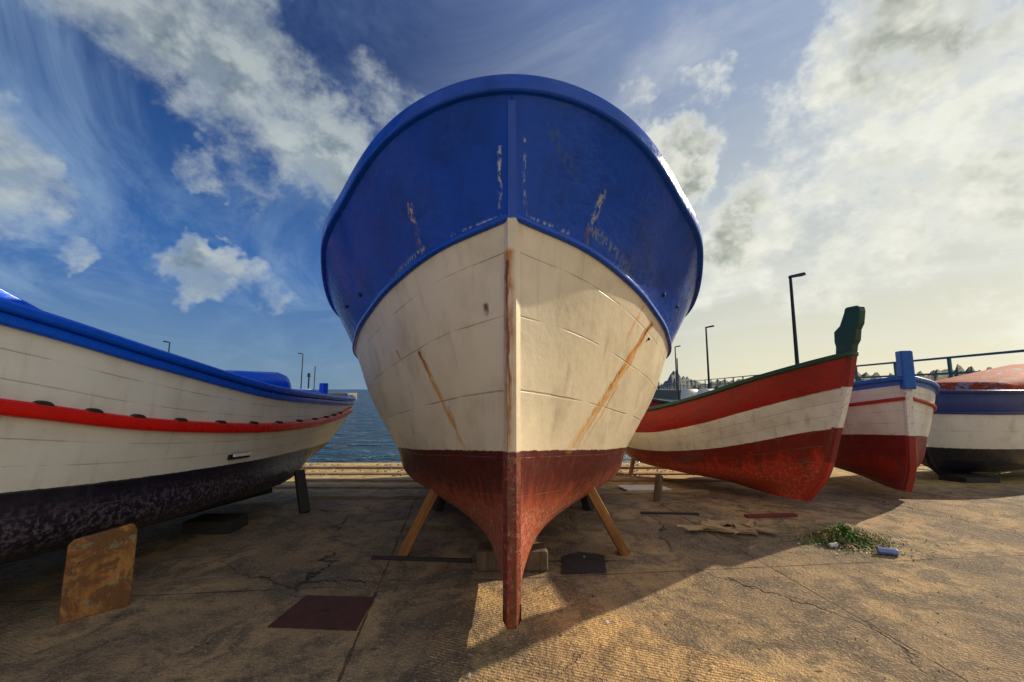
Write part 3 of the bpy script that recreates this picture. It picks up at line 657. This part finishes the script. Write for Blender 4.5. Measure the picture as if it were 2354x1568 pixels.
# ------------------------------------------------------------------ WORLD
sx,sy=.885,.466
sun_az=math.atan2(sx,sy)
sun_el=R(26.5)
w=bpy.data.worlds.new('World'); sc.world=w; w.use_nodes=True; nt=w.node_tree; nt.nodes.clear()
g=G(nt); D=g.vm('NORMALIZE',g.tc.outputs['Generated']); dx,dy,dz=g.sep(D)[0:3]
sky=g.new('ShaderNodeTexSky',sky_type='NISHITA'); sky.sun_disc=False; sky.sun_elevation=sun_el; sky.sun_rotation=sun_az
nis=g.mix(1.,sky.outputs[0],(.08,.08,.08),'MULTIPLY')
e=g.mr(dz,0.,.24,0,1,False); e2=g.mr(dz,.24,.60,0,1,False)
blue=g.mix(e,(.17,.29,.41),(.035,.14,.42)); blue=g.mix(e2,blue,(.005,.030,.15))
warm=g.mix(g.mr(dz,0,.4,0,1,False),(.82,.78,.56),(.50,.56,.60)); warm=g.mix(g.mr(dz,.4,.8,0,1,False),warm,(.14,.25,.54))
t=g.mr(dx,-.42,.55); base=g.mix(t,blue,warm)
base=g.mix(.10,base,nis)
zz=g.m('ADD',g.m('MAXIMUM',dz,0.),.12); pl=g.comb(g.m('DIVIDE',dx,zz),g.m('DIVIDE',dy,zz),0.)
rot=g.comb(g.m('ADD',g.m('DIVIDE',dx,zz),g.m('MULTIPLY',g.m('DIVIDE',dy,zz),.45)),g.m('DIVIDE',dy,zz),0.)
ci=g.noise(g.scale(rot,(1.1,.6,1.)),1.3,6,.66,1.1); ci2=g.noise(pl,.45,3,.5)
cim=g.m('MULTIPLY',g.mr(ci,.38,.74),g.mr(ci2,.38,.60,.35,1.))
base=g.mix(g.m('MULTIPLY',cim,g.mr(dz,.02,.2,.25,.85)),base,g.mix(t,(.24,.37,.56),(.82,.83,.78)))
wn=g.noise(D,7.,4,.65,0,True); Dw=g.vm('NORMALIZE',g.vm('ADD',D,g.vscale(g.vm('SUBTRACT',wn,(.5,.5,.5)),.22)))
blobs=[(-46,38,7,.6),(-40,36.5,7,.8),(-34,34.,6.5,.9),(-28,31,5.5,.98),(-50,42,7,.5),(-23,26.5,3.2,.75),(-54.5,17.5,4.6,.85),(-18.5,35.5,3.4,.7),(-38,13.3,2.8,.85),(-31,12.4,2.3,.75),(-34.5,12.8,1.8,.7),(-39,24,2.2,.62),(-47,13,1.4,.6),(-33,26,4,.5),(-28,22,3,.4),
 (48,27,11,.9),(53,32,12,.9),(41.5,22.5,8,.8),(50,18,9,.75),(33,19,5.5,.8),(30,16,4.5,.75),(37,14,6,.55),(21.8,29,4.6,1.1),(19,27,3,.95),(17.8,36,2.6,.65),(27.4,35,2.6,.65),(58,10,9,.55),(25,14,5,.5),(33,30,5,.4)]
mx=None
for az,el,r,a in blobs:
    v=(math.sin(R(az))*math.cos(R(el)),math.cos(R(az))*math.cos(R(el)),math.sin(R(el)))
    q=g.mr(g.vm('DOT_PRODUCT',Dw,v),math.cos(R(r*1.7)),math.cos(R(r*.2)),0,a)
    mx=q if mx is None else g.m('MAXIMUM',mx,q)
back=g.mr(dy,.1,-.5,0,.7); mx=g.m('MAXIMUM',mx,back)  # bright cloud bank added behind the camera to fill the boats' front faces
Ds=g.scale(D,(1.,1.,1.25))
fb=g.noise(Ds,7.5,8,.64)
sdir=(sx*math.cos(sun_el)*.035,sy*math.cos(sun_el)*.035,math.sin(sun_el)*.035+.025)
fbs=g.noise(g.vm('ADD',Ds,sdir),7.5,4,.64)
fb2=g.noise(D,4.,4,.6)
den=g.m('ADD',mx,g.m('MULTIPLY',g.m('SUBTRACT',fb,.5),2.6))
den=g.m('MULTIPLY',den,g.mr(mx,.0,.35))
cm=g.mr(den,g.m('ADD',.20,g.m('MULTIPLY',t,.12)),g.m('SUBTRACT',1.25,g.m('MULTIPLY',t,.17)))
shade=g.mr(g.m('SUBTRACT',fb,fbs),-.12,.13)
lit=g.mix(t,(.46,.53,.54),(.92,.92,.80)); core=g.mix(t,(.12,.18,.23),(.30,.33,.28))
cl=g.mix(g.m('MULTIPLY',g.mr(den,.56,1.18),g.mr(fb2,.33,.54,.4,1.)),lit,core)
cl=g.mix(g.m('MULTIPLY',shade,.68),cl,g.mix(t,(.60,.66,.65),(1.03,1.02,.90)))
cl=g.mix(back,cl,(.80,.78,.72))
skyc=g.mix(g.m('MULTIPLY',cm,.94),base,cl)
bg=nt.nodes.new('ShaderNodeBackground'); g.put(bg.inputs[0],skyc); bg.inputs[1].default_value=1.
ou=nt.nodes.new('ShaderNodeOutputWorld'); nt.links.new(bg.outputs[0],ou.inputs[0])

ld=bpy.data.lights.new('sun','SUN'); ld.energy=5.; ld.angle=R(.5); ld.color=(1.,.87,.64)
lo=bpy.data.objects.new('sun',ld); COL.objects.link(lo)
sd=Vector((math.sin(sun_az)*math.cos(sun_el),math.cos(sun_az)*math.cos(sun_el),math.sin(sun_el)))
lo.rotation_mode='QUATERNION'; lo.rotation_quaternion=sd.to_track_quat('Z','Y')

cd=bpy.data.cameras.new('camera'); cam=bpy.data.objects.new('camera',cd); COL.objects.link(cam)
cam.location=(0,0,1.2); cam.rotation_euler=(R(90+6.66),0,0); cd.sensor_width=36; cd.lens=14.53; cd.clip_start=.05; cd.clip_end=12000
sc.camera=cam
